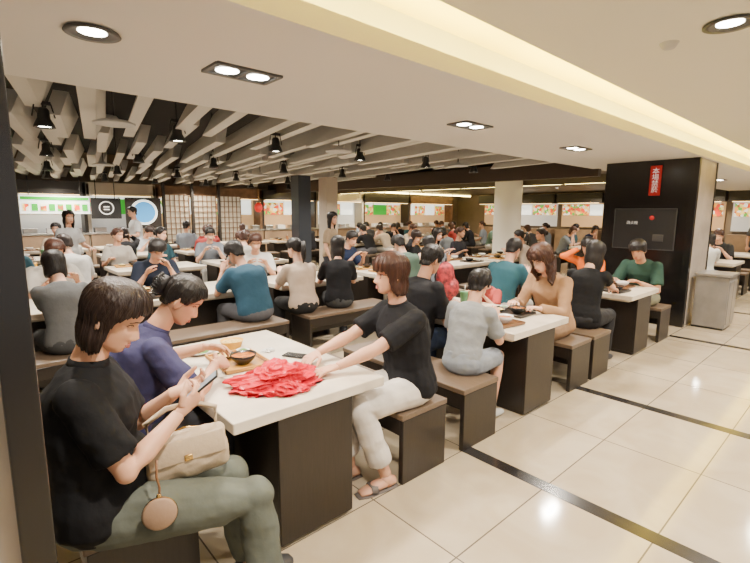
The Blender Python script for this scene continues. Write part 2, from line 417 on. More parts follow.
def place(name,me,loc,face,mats,link=False):
    if link and len(me.materials)==0:
        for i in range(8): me.materials.append(None)
    if not link:
        for m in mats: me.materials.append(m)
    o=bpy.data.objects.new(name,me); COL.objects.link(o)
    if link:
        for i,m in enumerate(mats): o.material_slots[i].link='OBJECT'; o.material_slots[i].material=m
    o.location=(loc[0],loc[1],0); o.rotation_euler=(0,0,math.radians(face-90))
    return o
def mats(sk,shirt,pants,hair_=HAIR,shoe=M_SHOE): return [SK[sk],cloth(shirt),cloth(pants),hair_,shoe,M_WHITE,M_DARK,M_LIP]
def tol(loc,face,s):
    R=Matrix.Rotation(-math.radians(face-90),3,'Z')
    def f(x,y,z): return tuple((R@V((x-loc[0],y-loc[1],z)))/s)
    return f
def told(face):
    R=Matrix.Rotation(-math.radians(face-90),3,'Z')
    return lambda x,y,z: tuple(R@V((x,y,z)))

# ------------------------------------------------------------------ camera
CX,CY=375,281.5
xr,yr,xl,yl=885,216,-40,210
f=math.sqrt(-((xr-CX)*(xl-CX)+(CY-yr)*(CY-yl)))
R_=V((xr-CX,CY-yr,-f)).normalized();L_=V((xl-CX,CY-yl,-f)).normalized();Z_=R_.cross(L_)
cam=bpy.data.objects.new('camera',bpy.data.cameras.new('camera')); COL.objects.link(cam)
cam.matrix_world=Matrix.Translation((0,0,1.65))@Matrix((R_,L_,Z_)).to_4x4()
cam.data.sensor_fit='HORIZONTAL'; cam.data.sensor_width=36; cam.data.lens=36*f/750; cam.data.clip_start=.05
SC.camera=cam

# ------------------------------------------------------------------ room
def quad_obj(name,c,s,m,bev=0): 
    mb=MB(); box(mb,c,s,bev); return mb.obj(name,[m],smooth=False)
mf,nt,bs=newmat('polished_floor_tile'); N=nt.nodes; Lk=nt.links
tc=N.new('ShaderNodeTexCoord'); mp=N.new('ShaderNodeMapping'); Lk.new(tc.outputs['Object'],mp.inputs[0])
mp.inputs['Location'].default_value=(-2.5,-1.8,0)
br=N.new('ShaderNodeTexBrick'); br.offset=0; br.inputs['Scale'].default_value=1; br.inputs['Brick Width'].default_value=.875; br.inputs['Row Height'].default_value=.60
br.inputs['Mortar Size'].default_value=.004; br.inputs['Mortar Smooth'].default_value=0
br.inputs['Color1'].default_value=(.50,.420,.30,1); br.inputs['Color2'].default_value=(.445,.37,.26,1); br.inputs['Mortar'].default_value=(.12,.10,.075,1)
Lk.new(mp.outputs[0],br.inputs[0])
nz=N.new('ShaderNodeTexNoise'); nz.inputs['Scale'].default_value=2.2; nz.inputs['Detail'].default_value=8; nz.inputs['Distortion'].default_value=1.2; Lk.new(tc.outputs['Object'],nz.inputs['Vector'])
mx=N.new('ShaderNodeMix'); mx.data_type='RGBA'; mx.blend_type='MULTIPLY'; mx.inputs['Factor'].default_value=.5
rp=N.new('ShaderNodeValToRGB'); rp.color_ramp.elements[0].color=(.72,.66,.58,1); rp.color_ramp.elements[0].position=.35; rp.color_ramp.elements[1].position=.65
Lk.new(nz.outputs['Fac'],rp.inputs[0]); Lk.new(br.outputs['Color'],mx.inputs['A']); Lk.new(rp.outputs[0],mx.inputs['B']); Lk.new(mx.outputs['Result'],bs.inputs['Base Color'])
bs.inputs['Roughness'].default_value=.10; bs.inputs['Specular IOR Level'].default_value=.65
quad_obj('floor',(8,6,-.05),(24,24,.1),mf)
M_STRIP=mat('dark_granite_strip',(.018,.016,.016),.2)
for i,x in enumerate((.75,2.5,4.25,7.1,9.7)):
    quad_obj('trim_%d'%(i+1),(x,-1.6,.0005),(.10,6.8,.003),M_STRIP)
SZ=2.45
quad_obj('ceiling_soffit',(8,2.69,SZ+.05),(24,1.82,.10),M_CEIL)
quad_obj('ceiling_soffit_upper',(8,2.87,SZ+.27),(24,1.46,.33),M_CEIL)
quad_obj('ceiling_aisle',(8,-1.47,2.60+.04),(24,5.86,.08),M_CEILA)
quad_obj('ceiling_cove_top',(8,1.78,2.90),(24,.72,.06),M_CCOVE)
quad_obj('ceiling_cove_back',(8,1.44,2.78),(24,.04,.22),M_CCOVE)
quad_obj('ceiling_void',(8,9.5,3.3),(24,13,.05),M_VOID)
mb=MB()
for i in range(14): tube(mb,[V((-3+i*1.6,1.95,2.575)),V((-1.45+i*1.6,1.95,2.575))],[.014,.014],seg=8)
mb.obj('cove_tube_light',[M_COVE])
mb=MB(); rnd=random.Random(3); sl=.19
for k in range(-6,34):
    x0=-.1+k*.42; y=3.62+rnd.uniform(0,.1); seg=0
    while y<15:
        Ln=rnd.choice((1.5,2.1,2.8)); off=.09 if seg%2 else -.05; zz=2.50+(.07 if (seg+k)%2 else 0)
        y1=min(15.2,y+Ln)
        xa=x0+(y-3.6)*sl+off; xb=x0+(y1-3.6)*sl+off
        if xb<7.9:
            h=.24; t=.060; tilt=.10
            vs=[]
            for q,(xx,yy) in enumerate(((xa,y),(xb,y1))):
                e=.12 if q==0 else -.12
                vs+=[V((xx-t,yy,zz)),V((xx+t,yy,zz)),V((xx+t+tilt,yy+e,zz+h)),V((xx-t+tilt,yy+e,zz+h))]
            mb.add(vs,[(0,1,2,3),(7,6,5,4),(0,4,5,1),(1,5,6,2),(2,6,7,3),(3,7,4,0)])
        y=y1-.12; seg+=1
mb.obj('ceiling_fin_baffles',[M_FIN],smooth=False)
M_BROWN=mat('brown_ceiling',(.05,.033,.022),.5)
quad_obj('ceiling_stall_zone',(14.6,9.5,2.62),(12,12,.1),M_BROWN)
quad_obj('trim_fascia_brown',(8.55,9.5,2.47),(.12,12,.30),M_BROWN)
quad_obj('trim_fascia_brown_far',(11.2,9.5,2.50),(.10,12,.24),M_BROWN)
mb=MB()
for i in range(7): tube(mb,[V((8.75,4+i*1.6,2.38)),V((8.75,5.5+i*1.6,2.38))],[.035,.035],seg=8)
for i in range(7): tube(mb,[V((11.4,4+i*1.6,2.42)),V((11.4,5.5+i*1.6,2.42))],[.035,.035],seg=8)
for i in range(5): tube(mb,[V((11.9+i*1.5,14.2,2.50)),V((13.3+i*1.5,14.2,2.50))],[.03,.03],seg=8)
mb.obj('cove_tube_light_warm',[M_COVEW])
M_WALL=mat('back_wall',(.22,.17,.12),.6,var=.2,vscale=1)
quad_obj('wall_back',(8,15.4,1.6),(26,.2,3.4),M_WALL)
quad_obj('wall_right',(19.8,6,1.6),(.2,20,3.4),M_WALL)
quad_obj('wall_left',(-3.4,9,1.6),(.2,13,3.4),M_WALL)
mb=MB(); box(mb,(-.31,1.56,SZ/2),(.70,.38,SZ),.003,0); box(mb,(.066,1.54,SZ/2),(.070,.43,SZ),.004,1); box(mb,(-.31,1.36,.05),(.68,.02,.1),.003,1)
mb.obj('pillar_left',[M_MARB,M_BLACK],smooth=False)
mb=MB(); box(mb,(8.30,2.45,SZ/2),(.95,1.24,SZ),.004,0)
box(mb,(7.80,2.45,SZ/2),(.05,1.26,SZ),.004,1); box(mb,(7.79,1.86,SZ/2),(.09,.09,SZ),.004,1)
box(mb,(8.8,1.835,SZ/2),(.06,.03,SZ),.004,1)
col=mb.obj('column_black_panel',[M_MARB,M_BLACK],smooth=False)
mb=MB(); box(mb,(7.765,2.46,1.43),(.02,.86,.62),.006,0)
M_DGREY=mat('dark_grey_trim',(.055,.055,.055),.4)
for yy,zz,sy,sz in((2.46,1.735,.86,.012),(2.46,1.125,.86,.012),(2.035,1.43,.012,.62),(2.885,1.43,.012,.62)): box(mb,(7.752,yy,zz),(.010,sy,sz),.002,1)
lathe_p=[(0,0),(.030,0),(.034,.012),(.025,.02),(0,.02)]
q=MB(); lathe(q,(0,0,0),lathe_p,20)
mb.add([(7.752-v[2],2.35+v[0],1.60+v[1]) for v in q.v],q.f,2)
box(mb,(7.75,2.25,1.30),(.012,.14,.10),.004,1)
cabinet=mb.obj('fire_hydrant_cabinet',[M_BLACKM,M_DGREY,M_RED],smooth=False)
def text(name,body,loc,rot,size,m,parent=None,align='CENTER',line=1):
    c=bpy.data.curves.new(name,'FONT'); c.body=body; c.size=size; c.align_x=align; c.align_y='CENTER'; c.extrude=.001; c.space_line=line; c.materials.append(m)
    o=bpy.data.objects.new(name,c); COL.objects.link(o); o.location=loc; o.rotation_euler=rot
    if parent: o.parent=parent
    return o
mb=MB(); box(mb,(7.765,2.36,2.15),(.012,.155,.44),.003); sg=mb.obj('red_vertical_sign',[M_RED],smooth=False)
text('sign_text','本\n場\n禁\n菸',(7.756,2.36,2.15),(math.pi/2,0,-math.pi/2),.095,M_WSIGN,sg,line=.95)
text('hydrant_label','消火栓',(7.745,2.62,1.52),(math.pi/2,0,-math.pi/2),.055,M_WSIGN,cabinet)
M_CAB=mat('grey_stone_cladding',(.20,.185,.17),.3,var=.15,vscale=5,coat=.2)
mb=MB(); box(mb,(8.22,1.56,.40),(.52,.40,.74),.006,0); box(mb,(8.22,1.56,.79),(.56,.44,.04),.008,0); box(mb,(8.22,1.57,.03),(.48,.38,.06),.002,1)
for i in(-1,1): box(mb,(8.22+i*.125,1.355,.40),(.23,.012,.62),.004,0)
mb.obj('waste_cabinet',[M_CAB,M_BLACKM],smooth=False)
M_COLW=mat('white_column',(.56,.54,.50),.5)
COLS=[]
def column(name,x,y,r,m,rd=True):
    COLS.append((x,y)); mb=MB()
    if rd: lathe(mb,(x,y,0),[(0,0),(r*1.1,0),(r*1.1,.12),(r,.14),(r,2.52),(r*1.08,2.54),(0,2.54)],32)
    else:
        box(mb,(x,y,1.3),(2*r,2*r,2.4),.01); box(mb,(x,y,.06),(2*r+.03,2*r+.03,.12),.004)
    return mb.obj(name,[m],smooth=rd)
column('white_column',11.0,6.85,.36,M_COLW)
column('blue_grey_column',6.05,9.35,.17,mat('blue_grey_column',(.03,.035,.045),.3),False)
column('beige_column',6.85,9.35,.17,mat('beige_column',(.46,.39,.31),.5),False)
LIGHTC=(1,.90,.77)
def lamp(name,x,y,z,energy,size=.16,color=LIGHTC,spread=150):
    l=bpy.data.lights.new(name,'AREA'); l.shape='DISK'; l.size=size; l.energy=energy*.93; l.color=color; l.spread=math.radians(spread)
    o=bpy.data.objects.new(name,l); COL.objects.link(o); o.location=(x,y,z); return o
def downround(x,y,z,e=60):
    mb=MB(); lathe(mb,(x,y,z),[(.11,-.004),(.115,-.012),(.085,-.012),(.062,.0),(.058,.0)],32,0); lathe(mb,(x,y,z),[(.059,-.003),(.0001,-.004)],24,1)
    mb.obj('round_downlight',[M_DGREY,M_LAMP]); lamp('downlight_lamp',x,y,z-.03,e,.12)
def downsq(x,y,z,e=60):
    mb=MB()
    for sx,sy,cx,cy in((.40,.03,0,.10),(.40,.03,0,-.10),(.03,.2,.19,0),(.03,.2,-.19,0),(.02,.2,0,0)): box(mb,(x+cx,y+cy,z-.006),(sx,sy,.014),.002,0)
    box(mb,(x,y,z-.002),(.36,.18,.004),0,2)
    for i in(-1,1): lathe(mb,(x+i*.095,y,z-.008),[(.065,0),(.05,-.004),(.0001,-.004)],24,1)
    mb.obj('square_twin_downlight',[M_DGREY,M_LAMP,M_BLACKM],smooth=False)
    for i in(-1,1): lamp('downlight_lamp',x+i*.095,y,z-.03,e/2,.11)
downround(.52,2.49,SZ,45); downsq(1.30,2.60,SZ,60); downsq(3.55,2.64,SZ,70); downsq(5.70,2.64,SZ,70); downsq(10.3,2.64,SZ,60); downsq(13,2.64,SZ,60)
for x in(.7,2.95,5.2,7.5,9.8,12.5): downround(x,.63,2.60,75)
for x in(1.8,5.2,9): downround(x,-1.2,2.60,60)
for x in(-1.5,1.5,4.5,7.5,10.5,13.5,16.5):
    l=lamp('cove_strip_lamp',x,1.92,2.60,34,.1,(1,.80,.22),170); l.rotation_euler=(math.pi,0,0); l.data.shape='RECTANGLE'; l.data.size=2.9; l.data.size_y=.05
mb=MB(); lathe(mb,(3.04,.92,2.6),[(0,-.03),(.03,-.03),(.045,-.008),(.05,0)],20); mb.obj('smoke_detector',[M_GREY])
mb=MB()
for i in range(7): box(mb,(6.0+i*.05,.62,2.592),(.025,.4,.014),.002,1)
box(mb,(6.15,.62,2.598),(.42,.46,.006),.001,0); mb.obj('ceiling_vent',[M_GREY,M_BLACKM],smooth=False)
def spot(x,y,z,e=55):
    mb=MB(); lathe(mb,(x,y,z),[(0,.17),(.03,.17),(.045,.15),(.05,.08),(.075,.03),(.085,0),(.07,0),(.055,.02)],20,0); lathe(mb,(x,y,z+.012),[(.068,0),(.0001,0)],20,1)
    tube(mb,[V((x,y,z+.16)),V((x,y,z+.9))],[.008,.008],seg=8,m=0); box(mb,(x,y,z+.21),(.12,.03,.03),.004,0)
    for i in(-1,1): tube(mb,[V((x+i*.06,y,z+.21)),V((x+i*.085,y,z+.09))],[.006,.006],seg=6,m=0)
    mb.obj('hanging_spotlight',[M_BLACKM,M_LAMP]); lamp('spot_lamp',x,y,z-.02,e,.14,(1,.92,.80))
def dome(x,y,z):
    mb=MB(); lathe(mb,(x,y,z),[(.16,0),(.165,.012),(.12,.03),(.04,.045),(.02,.07),(0,.07)],28,0); lathe(mb,(x,y,z),[(.16,0),(0.0001,.006)],28,0)
    tube(mb,[V((x,y,z+.06)),V((x,y,z+.8))],[.007,.007],seg=8,m=1); mb.obj('hanging_dome_speaker',[M_GREY,M_BLACKM])
for y in(5.1,7.7,10.4,13):
    for x in(.63,1.78,2.95,4.3,5.7,7.0):
        spot(x+(y-5.1)*.12,y,2.38,52)
for x,y in((1.05,4.5),(3.5,4.55),(5.9,4.6),(1.8,8.6),(4.6,8.6)): dome(x,y,2.38)
for x,y in((9.8,5),(9.8,8),(9.8,11),(13,5),(13,9),(16,4),(16,8),(16.5,2)): downround(x,y,2.565,60)

# ------------------------------------------------------------------ furniture
tb=MB(); box(tb,(0,0,.712),(.90,1.35,.056),.006,0); box(tb,(0,0,.672),(.80,1.25,.026),.003,2); box(tb,(0,0,.35),(.43,1.30,.63),.006,1); box(tb,(0,0,.02),(.41,1.28,.04),.002,1)
for y in(-1,1): box(tb,(0,y*.655,.35),(.45,.018,.66),.004,1)
TABLE=tb.mesh('dining_table',False)
for m in(M_TOP,M_WOOD,M_EDGE): TABLE.materials.append(m)
bb=MB(); box(bb,(0,0,.432),(.42,1.35,.036),.006,0)
for y in(-1,1): box(bb,(0,y*.655,.207),(.40,.036,.414),.004,1)
box(bb,(0,0,.30),(.05,1.28,.20),.003,1)
for x in(-1,1): box(bb,(x*.185,0,.36),(.03,1.28,.10),.003,1)
BENCH=bb.mesh('bench',False)
for m in(M_BTOP,M_WOOD): BENCH.materials.append(m)
def inst(name,me,x,y,rz=0):
    o=bpy.data.objects.new(name,me); COL.objects.link(o); o.location=(x,y,0); o.rotation_euler=(0,0,rz); return o
for cx,l,r in((1.24,.42,2.05),(3.50,2.65,4.27),(5.95,4.75,6.78),(11.2,10.3,12.1),(13.8,12.9,14.7)):
    inst('dining_table',TABLE,cx,2.46); inst('bench',BENCH,l,2.46); inst('bench',BENCH,r,2.46)
rows=[5.4,8.1,10.8,13.2]
RT=[]
for ri,y in enumerate(rows):
    for k in range(-1,9):
        x=1.95+(k)*1.62+(ri*.4)
        if x<.02*y or x>15: continue
        if any(abs(x-a)<1.25 and abs(y-b_)<1.5 for a,b_ in COLS): continue
        RT.append((ri,x,y)); inst('dining_table',TABLE,x,y,math.pi/2); inst('bench',BENCH,x,y-.86,math.pi/2)
        if ri<3: inst('bench',BENCH,x,y+.86,math.pi/2)

# ------------------------------------------------------------------ foreground people
def P(name,loc,face,mts,det=1,**k):
    me,info=person_mesh(name,det=det,**k); o=place(name,me,loc,face,mts); return o,info
loc=(.30,1.89); fc=-20; s=1.10; T=tol(loc,fc,s); D=told(fc)
P('seated_woman_with_phone',loc,fc,mats(0,(.007,.007,.008),(.105,.115,.095),HAIRC),s=s,fat=1.12,lean=(-8,8),hd=(32,-4,4),
  hL=T(.585,1.87,.915),hR=T(.555,1.74,.875),elL=(-.5,-.3,-1),elR=(.6,-.3,-1),dL=D(.85,-.45,.25),nL=D(.35,-.5,.6),dR=D(.8,.15,.5),nR=D(.1,.75,.5),curlL=.55,curlR=.6,
  kL=T(.76,1.76,.53),kR=T(.76,1.55,.53),fL=T(.82,1.76,.09),fR=T(.79,1.49,.09),hstyle='bob',seed=3,open_eyes=False,collar=True)
loc=(.50,2.44); fc=-6; s=1.08; T=tol(loc,fc,s); D=told(fc)
P('seated_woman_eating',loc,fc,mats(1,(.036,.034,.085),(.03,.03,.035),HAIR),s=s,fat=1.12,lean=(10,32),hd=(38,-14,0),
  hL=T(1.00,2.60,.86),hR=T(.92,2.27,.86),elR=(.8,.0,-.8),elL=(-.9,0,-.8),dL=D(.9,-.2,-.2),dR=D(.8,.45,-.15),nL=D(.1,-.6,-.8),nR=D(0,.7,-.6),curlL=.4,curlR=.6,hstyle='tied',ponytail=False,seed=5,open_eyes=False,collar=True)
loc=(2.08,1.97); fc=168; s=1.08; T=tol(loc,fc,s); D=told(fc)
P('seated_woman_with_glasses',loc,fc,mats(0,(.010,.010,.012),(.60,.55,.49),HAIRB,mat('sandal_grey',(.12,.10,.09),.6)),s=s,fat=1.08,lean=(4,16),hd=(4,-18,0),
  hL=T(1.50,1.98,.785),hR=T(1.52,2.24,.785),elL=(-.7,-.4,-.9),dL=D(-.95,.25,-.1),dR=D(-.9,-.3,-.1),curlL=.25,curlR=.3,
  kL=T(1.60,1.90,.53),kR=T(1.60,2.08,.53),fL=T(1.76,1.84,.085),fR=T(1.66,2.06,.085),hstyle='bobangs',glasses=True,sandal=True,pants='crop',seed=9,collar=True)
loc=(2.86,2.70); fc=-2; s=1.08; T=tol(loc,fc,s); D=told(fc)
P('seated_man_in_black_tshirt',loc,fc,mats(1,(.009,.009,.011),(.04,.06,.12),HAIR),male=True,s=s,fat=1.15,lean=(8,26),hd=(22,-4,0),
  hL=T(3.28,2.92,.80),hR=T(3.28,2.55,.80),hstyle='short',glasses=True,seed=11,vox=.011,open_eyes=False)
loc=(2.74,2.04); fc=4; s=.90; T=tol(loc,fc,s); D=told(fc)
P('seated_boy',loc,fc,mats(0,(.26,.27,.28),(.24,.26,.29),HAIR,M_SHOEW),male=True,s=s,fat=.95,lean=(10,26),hd=(24,6,0),
  hL=T(3.13,2.26,.82),hR=T(3.12,2.00,.83),hstyle='short2',pants='short',fL=(-.12,.36,.085),fR=(.12,.33,.085),seed=13,vox=.010,open_eyes=False)
loc=(4.36,2.12); fc=176; s=1.08; T=tol(loc,fc,s); D=told(fc)
P('seated_woman_in_tan_blouse',loc,fc,mats(2,(.34,.20,.11),(.26,.16,.09),HAIRB),s=s,fat=1.05,lean=(10,26),hd=(32,-10,0),
  hL=T(3.86,2.02,.79),hR=T(3.89,2.30,.80),hstyle='curly',sleeve='long',seed=15,vox=.010,open_eyes=False)
loc=(4.22,2.76); fc=182; s=.74; T=tol(loc,fc,s)
P('seated_small_child',loc,fc,mats(2,(.40,.07,.06),(.1,.1,.15),HAIR),det=0,vox=.013,s=s,lean=(14,25),hd=(20,0,0),hL=T(3.90,2.64,.80),hR=T(3.90,2.86,.80),fL=(-.12,.40,.22),fR=(.12,.40,.22),hstyle='bobangs',seed=17)
loc=(4.86,2.06); fc=2; s=1.06; T=tol(loc,fc,s)
P('seated_woman_long_hair',loc,fc,mats(2,(.009,.009,.010),(.02,.02,.022),HAIR),det=0,vox=.012,s=s,lean=(6,22),hd=(25,-5,0),hL=T(5.50,2.25,.80),hR=T(5.48,1.98,.80),sleeve='cap',hstyle='long',seed=19)
loc=(6.82,2.08); fc=178; s=1.08; T=tol(loc,fc,s)
P('seated_man_in_green_shirt',loc,fc,mats(1,(.025,.060,.045),(.20,.19,.12),HAIR),det=0,vox=.012,male=True,s=s,lean=(14,36),hd=(30,0,0),hL=T(6.32,1.98,.79),hR=T(6.27,2.28,.80),hstyle='short2',seed=21)

# ------------------------------------------------------------------ background people (shared meshes)
TPL=[]
cfg=[dict(male=True,hstyle='short',lean=(10,28),hd=(25,0,0)),
     dict(male=True,hstyle='short2',lean=(14,34),hd=(35,10,0),fat=1.15),
     dict(male=False,hstyle='long',lean=(6,20),hd=(15,-10,0)),
     dict(male=False,hstyle='bob',lean=(12,30),hd=(30,0,0),hL=(-.03,.30,.98),hR=(.05,.30,.96)),
     dict(male=False,hstyle='tied',ponytail=True,lean=(8,22),hd=(12,25,0)),
     dict(male=True,hstyle='short',lean=(-4,8),hd=(8,-40,0),glasses=True,twist=-20,hL=(-.02,.34,.80),hR=(.20,.18,.62)),
     dict(male=False,hstyle='bobangs',lean=(8,26),hd=(22,15,0),sleeve='long',hR=(.10,.22,1.12)),
     dict(male=False,hstyle='long',lean=(14,34),hd=(35,5,0),sleeve='cap'),
     dict(male=True,hstyle='short2',lean=(20,44),hd=(20,-15,0),hR=(.06,.30,1.06)),
     dict(male=False,hstyle='tied',lean=(0,12),hd=(6,45,0),twist=22,hL=(-.22,.20,.62),hR=(.10,.36,.82))]
rnd=random.Random(11)
for i,c in enumerate(cfg):
    c=dict(c); c.setdefault('hL',(-.12,.40,.80+rnd.uniform(0,.12))); c.setdefault('hR',(.12,.38,.80+rnd.uniform(0,.1)))
    me,_=person_mesh('diner',det=0,s=1.07 if c['male'] else 1.03,seed=30+i,**c)
    TPL.append(me)
ST=[]
for i,c in enumerate([dict(male=True,hstyle='short',lean=(0,6),hd=(5,10,0)),dict(male=False,hstyle='long',lean=(0,5),hd=(5,-10,0)),dict(male=False,hstyle='tied',ponytail=True,lean=(0,5),hd=(10,0,0))]):
    me,_=person_mesh('standing',det=0,stand=True,s=1.04 if c['male'] else .98,hL=(-.20,.28,1.02),hR=(.22,.10,.84),seed=50+i,**c); ST.append(me)
shirts=[(.010,.010,.012),(.55,.53,.50),(.025,.07,.09),(.36,.33,.29),(.015,.025,.06),(.50,.40,.30),(.18,.20,.23),(.60,.20,.04),(.08,.13,.10),(.50,.53,.57),(.30,.04,.035),(.02,.02,.025),(.4,.32,.25),(.6,.6,.58),(.010,.010,.012),(.05,.05,.055)]
pantc=[(.02,.02,.025),(.03,.05,.10),(.24,.2,.15),(.09,.09,.10),(.45,.43,.4)]
def bg(tpl,x,y,face,shirt=None,pc=None,hairm=None,sk=None,nm=None):
    male=cfg[tpl]['male']
    o=place(nm or ('seated_man' if male else 'seated_woman'),TPL[tpl],(x,y),face,mats(sk if sk is not None else rnd.randrange(3),shirt or rnd.choice(shirts),pc or rnd.choice(pantc),hairm or rnd.choice((HAIR,HAIR,HAIRC,HAIRB))),link=True)
    return o
bg(0,4.76,3.02,0,(.03,.10,.13)); bg(6,6.78,2.78,180,(.65,.14,.02))
bg(3,10.35,2.2,0,(.5,.5,.48)); bg(0,12.1,2.3,180,(.02,.02,.02))
bg(1,2.36,4.60,100,(.025,.070,.11),nm='seated_man_in_teal_shirt',hairm=HAIR)
bg(4,2.98,4.58,84,(.44,.34,.26),(.02,.02,.02),hairm=HAIR,nm='seated_woman_in_beige_shirt')
bg(2,3.50,4.56,60,(.010,.010,.012),(.05,.05,.05),hairm=HAIR)
bg(3,.60,4.56,96,(.10,.10,.10),(.05,.05,.05),hairm=HAIR,nm='seated_woman_in_grey_sweater')
bg(1,1.78,6.22,-100,(.015,.02,.035),hairm=HAIR); 
done=[(2.36,4.54),(2.98,4.54),(3.5,4.54),(.6,4.54),(1.78,6.26),(1.6,4.54)]
for (ri,x,y) in RT:
    for dx in(-.36,.33):
        for sd_ in(-1,1):
            if ri==3 and sd_>0: continue
            px=x+dx; py=y+sd_*.84
            if any(abs(px-a)<.5 and abs(py-b)<.5 for a,b in done): continue
            if rnd.random()>(.62,.55,.45,.42)[ri]: continue
            bg(rnd.randrange(10),px,py+rnd.uniform(-.03,.03),(90 if sd_<0 else -90)+rnd.uniform(-22,22))
for (x,y,fc,t,c) in((1.35,9.45,-60,1,(.5,.5,.5)),(3.1,12.0,180,0,(.5,.5,.5)),(5.0,6.78,-60,1,(.30,.22,.14)),(15.8,2.2,190,2,(.1,.1,.1))):
    place('standing_man' if t==0 else 'standing_woman',ST[t],(x,y),fc,mats(0,c,(.04,.04,.05),HAIR),link=True)

# ------------------------------------------------------------------ props
M_SCREEN=mat('phone_screen',(.25,.30,.35),.15,emit=.5)
mb=MB(); rt=Matrix.Rotation(math.radians(-24),3,'Z')@Matrix.Rotation(math.radians(-38),3,'Y')
pc_=V((.660,1.772,.952))
box(mb,pc_,(.155,.075,.009),.003,0,rt); box(mb,pc_+rt@V((0,0,.005)),(.145,.067,.002),.0005,1,rt)
mb.obj('smartphone',[M_BLACKM,M_SCREEN],smooth=False)
mb=MB(); r2=Matrix.Rotation(.5,3,'Z'); box(mb,(1.50,2.42,.746),(.075,.15,.009),.003,0,r2); box(mb,(1.50,2.42,.7512),(.068,.14,.002),.0005,1,r2); mb.obj('smartphone',[M_BLACKM,M_BLACK],smooth=False)
M_BAG=mat('cream_leather',(.48,.37,.25),.5,bump=.2,bscale=30); M_GOLD=mat('gold_metal',(.7,.45,.15),.25,metal=1); M_STRAPB=mat('brown_leather',(.18,.08,.03),.5)
b=MB(); 
tube(b,[V((0,-.15,0)),V((0,-.13,0)),V((0,0,0)),V((0,.13,0)),V((0,.15,0))],[(.035,.07),(.05,.085),(.06,.095),(.05,.085),(.035,.07)],side=(1,0,0),seg=20)
v,fc_=voxel(b,.007,4,noise_amp=.006,nscale=14,seed=2)
mb=MB(); mb.add(v,fc_,0)
tube(mb,[V((-.045,-.13,.06)),V((-.05,0,.088)),V((-.045,.13,.06))],[(.004,.004)]*3,m=1,seg=8)
tube(mb,[V((0,-.12,.07)),V((0,-.13,.15)),V((.0,-.05,.19)),V((0,.05,.19)),V((0,.13,.15)),V((0,.12,.07))],[(.011,.004)]*6,side=(0,0,1),m=0,seg=8)
box(mb,(.058,0,.03),(.012,.28,.09),.005,0); box(mb,(.067,0,0),(.008,.03,.022),.003,1)
o=mb.obj('cream_handbag',[M_BAG,M_GOLD]); o.location=(.58,1.745,.705); o.rotation_euler=(.1,math.radians(-10),math.radians(-106))
mb=MB(); lathe(mb,(0,0,0),[(0,-.012),(.05,-.012),(.056,-.006),(.057,0),(.056,.006),(.05,.012),(0,.012)],32,0)
lathe(mb,(0,0,0),[(.0575,-.003),(.059,0),(.0575,.003)],32,1)
tube(mb,[V((0,.055,0)),V((.004,.09,0)),V((-.004,.13,.0)),V((0,.19,0))],[.004]*4,m=2,seg=8); ell(mb,(0,.062,0),(.009,.009,.006),m=1)
o=mb.obj('round_coin_purse',[mat('tan_purse',(.30,.19,.12),.6,bump=.1,bscale=60),M_GOLD,M_STRAPB]); o.location=(.42,1.585,.60); o.rotation_euler=(math.radians(82),0,math.radians(-18))
M_PLAS=mat('red_plastic_film',(.54,.004,.022),.28,bump=.4,bscale=22,spec=.3)
bm=bmesh.new(); bmesh.ops.create_icosphere(bm,subdivisions=7,radius=1)
for v in bm.verts:
    c=v.co.copy(); r=1+.30*noise.noise(c*1.4+V((3,1,0)))
    w1=V((noise.noise(c*2),noise.noise(c*2+V((5,0,0))),noise.noise(c*2+V((0,5,0)))))*.6
    rid=sum((max(0,1-abs(noise.noise((c+w1)*fr+V((k,2*k,0)))*2.2))**1.6)*am for k,(fr,am) in enumerate(((1.3,.22),(2.8,.12),(6,.035))))
    an=math.atan2(c.y,c.x); ex=.30*max(0,math.cos(an-.4))**6+.25*max(0,math.cos(an-3.4))**6
    p=c*(r*.72+rid); z=max(p.z,-.20); k=1+ex*(1-max(0,c.z))
    v.co=V((p.x*.225*k,p.y*.175*k,(z+.20)*.085*(1.15-.45*abs(c.x))))
me=bpy.data.meshes.new('red_plastic_bag'); bm.to_mesh(me); bm.free(); me.materials.append(M_PLAS); me.polygons.foreach_set('use_smooth',[True]*len(me.polygons))
o=bpy.data.objects.new('red_plastic_bag',me); COL.objects.link(o); o.location=(1.17,2.07,.742); o.rotation_euler=(0,0,math.radians(-25))
M_TRAY=mat('tray_black',(.02,.015,.012),.35); M_TRAYB=mat('tray_brown',(.16,.07,.025),.4); M_TRAYY=mat('tray_ochre',(.50,.25,.05),.4); M_BOWL=mat('white_bowl',(.65,.63,.60),.25); M_BOWLB=mat('black_bowl',(.015,.013,.012),.25)
M_SOUP=mat('soup',(.42,.13,.02),.2,var=.5,vscale=40); M_RICE=mat('rice_dish',(.62,.42,.12),.6,var=.4,vscale=60,bump=.5,bscale=80); M_GREEN=mat('greens',(.08,.18,.03),.5,var=.5,vscale=50)
M_YELB=mat('yellow_food_box',(.75,.40,.03),.45)
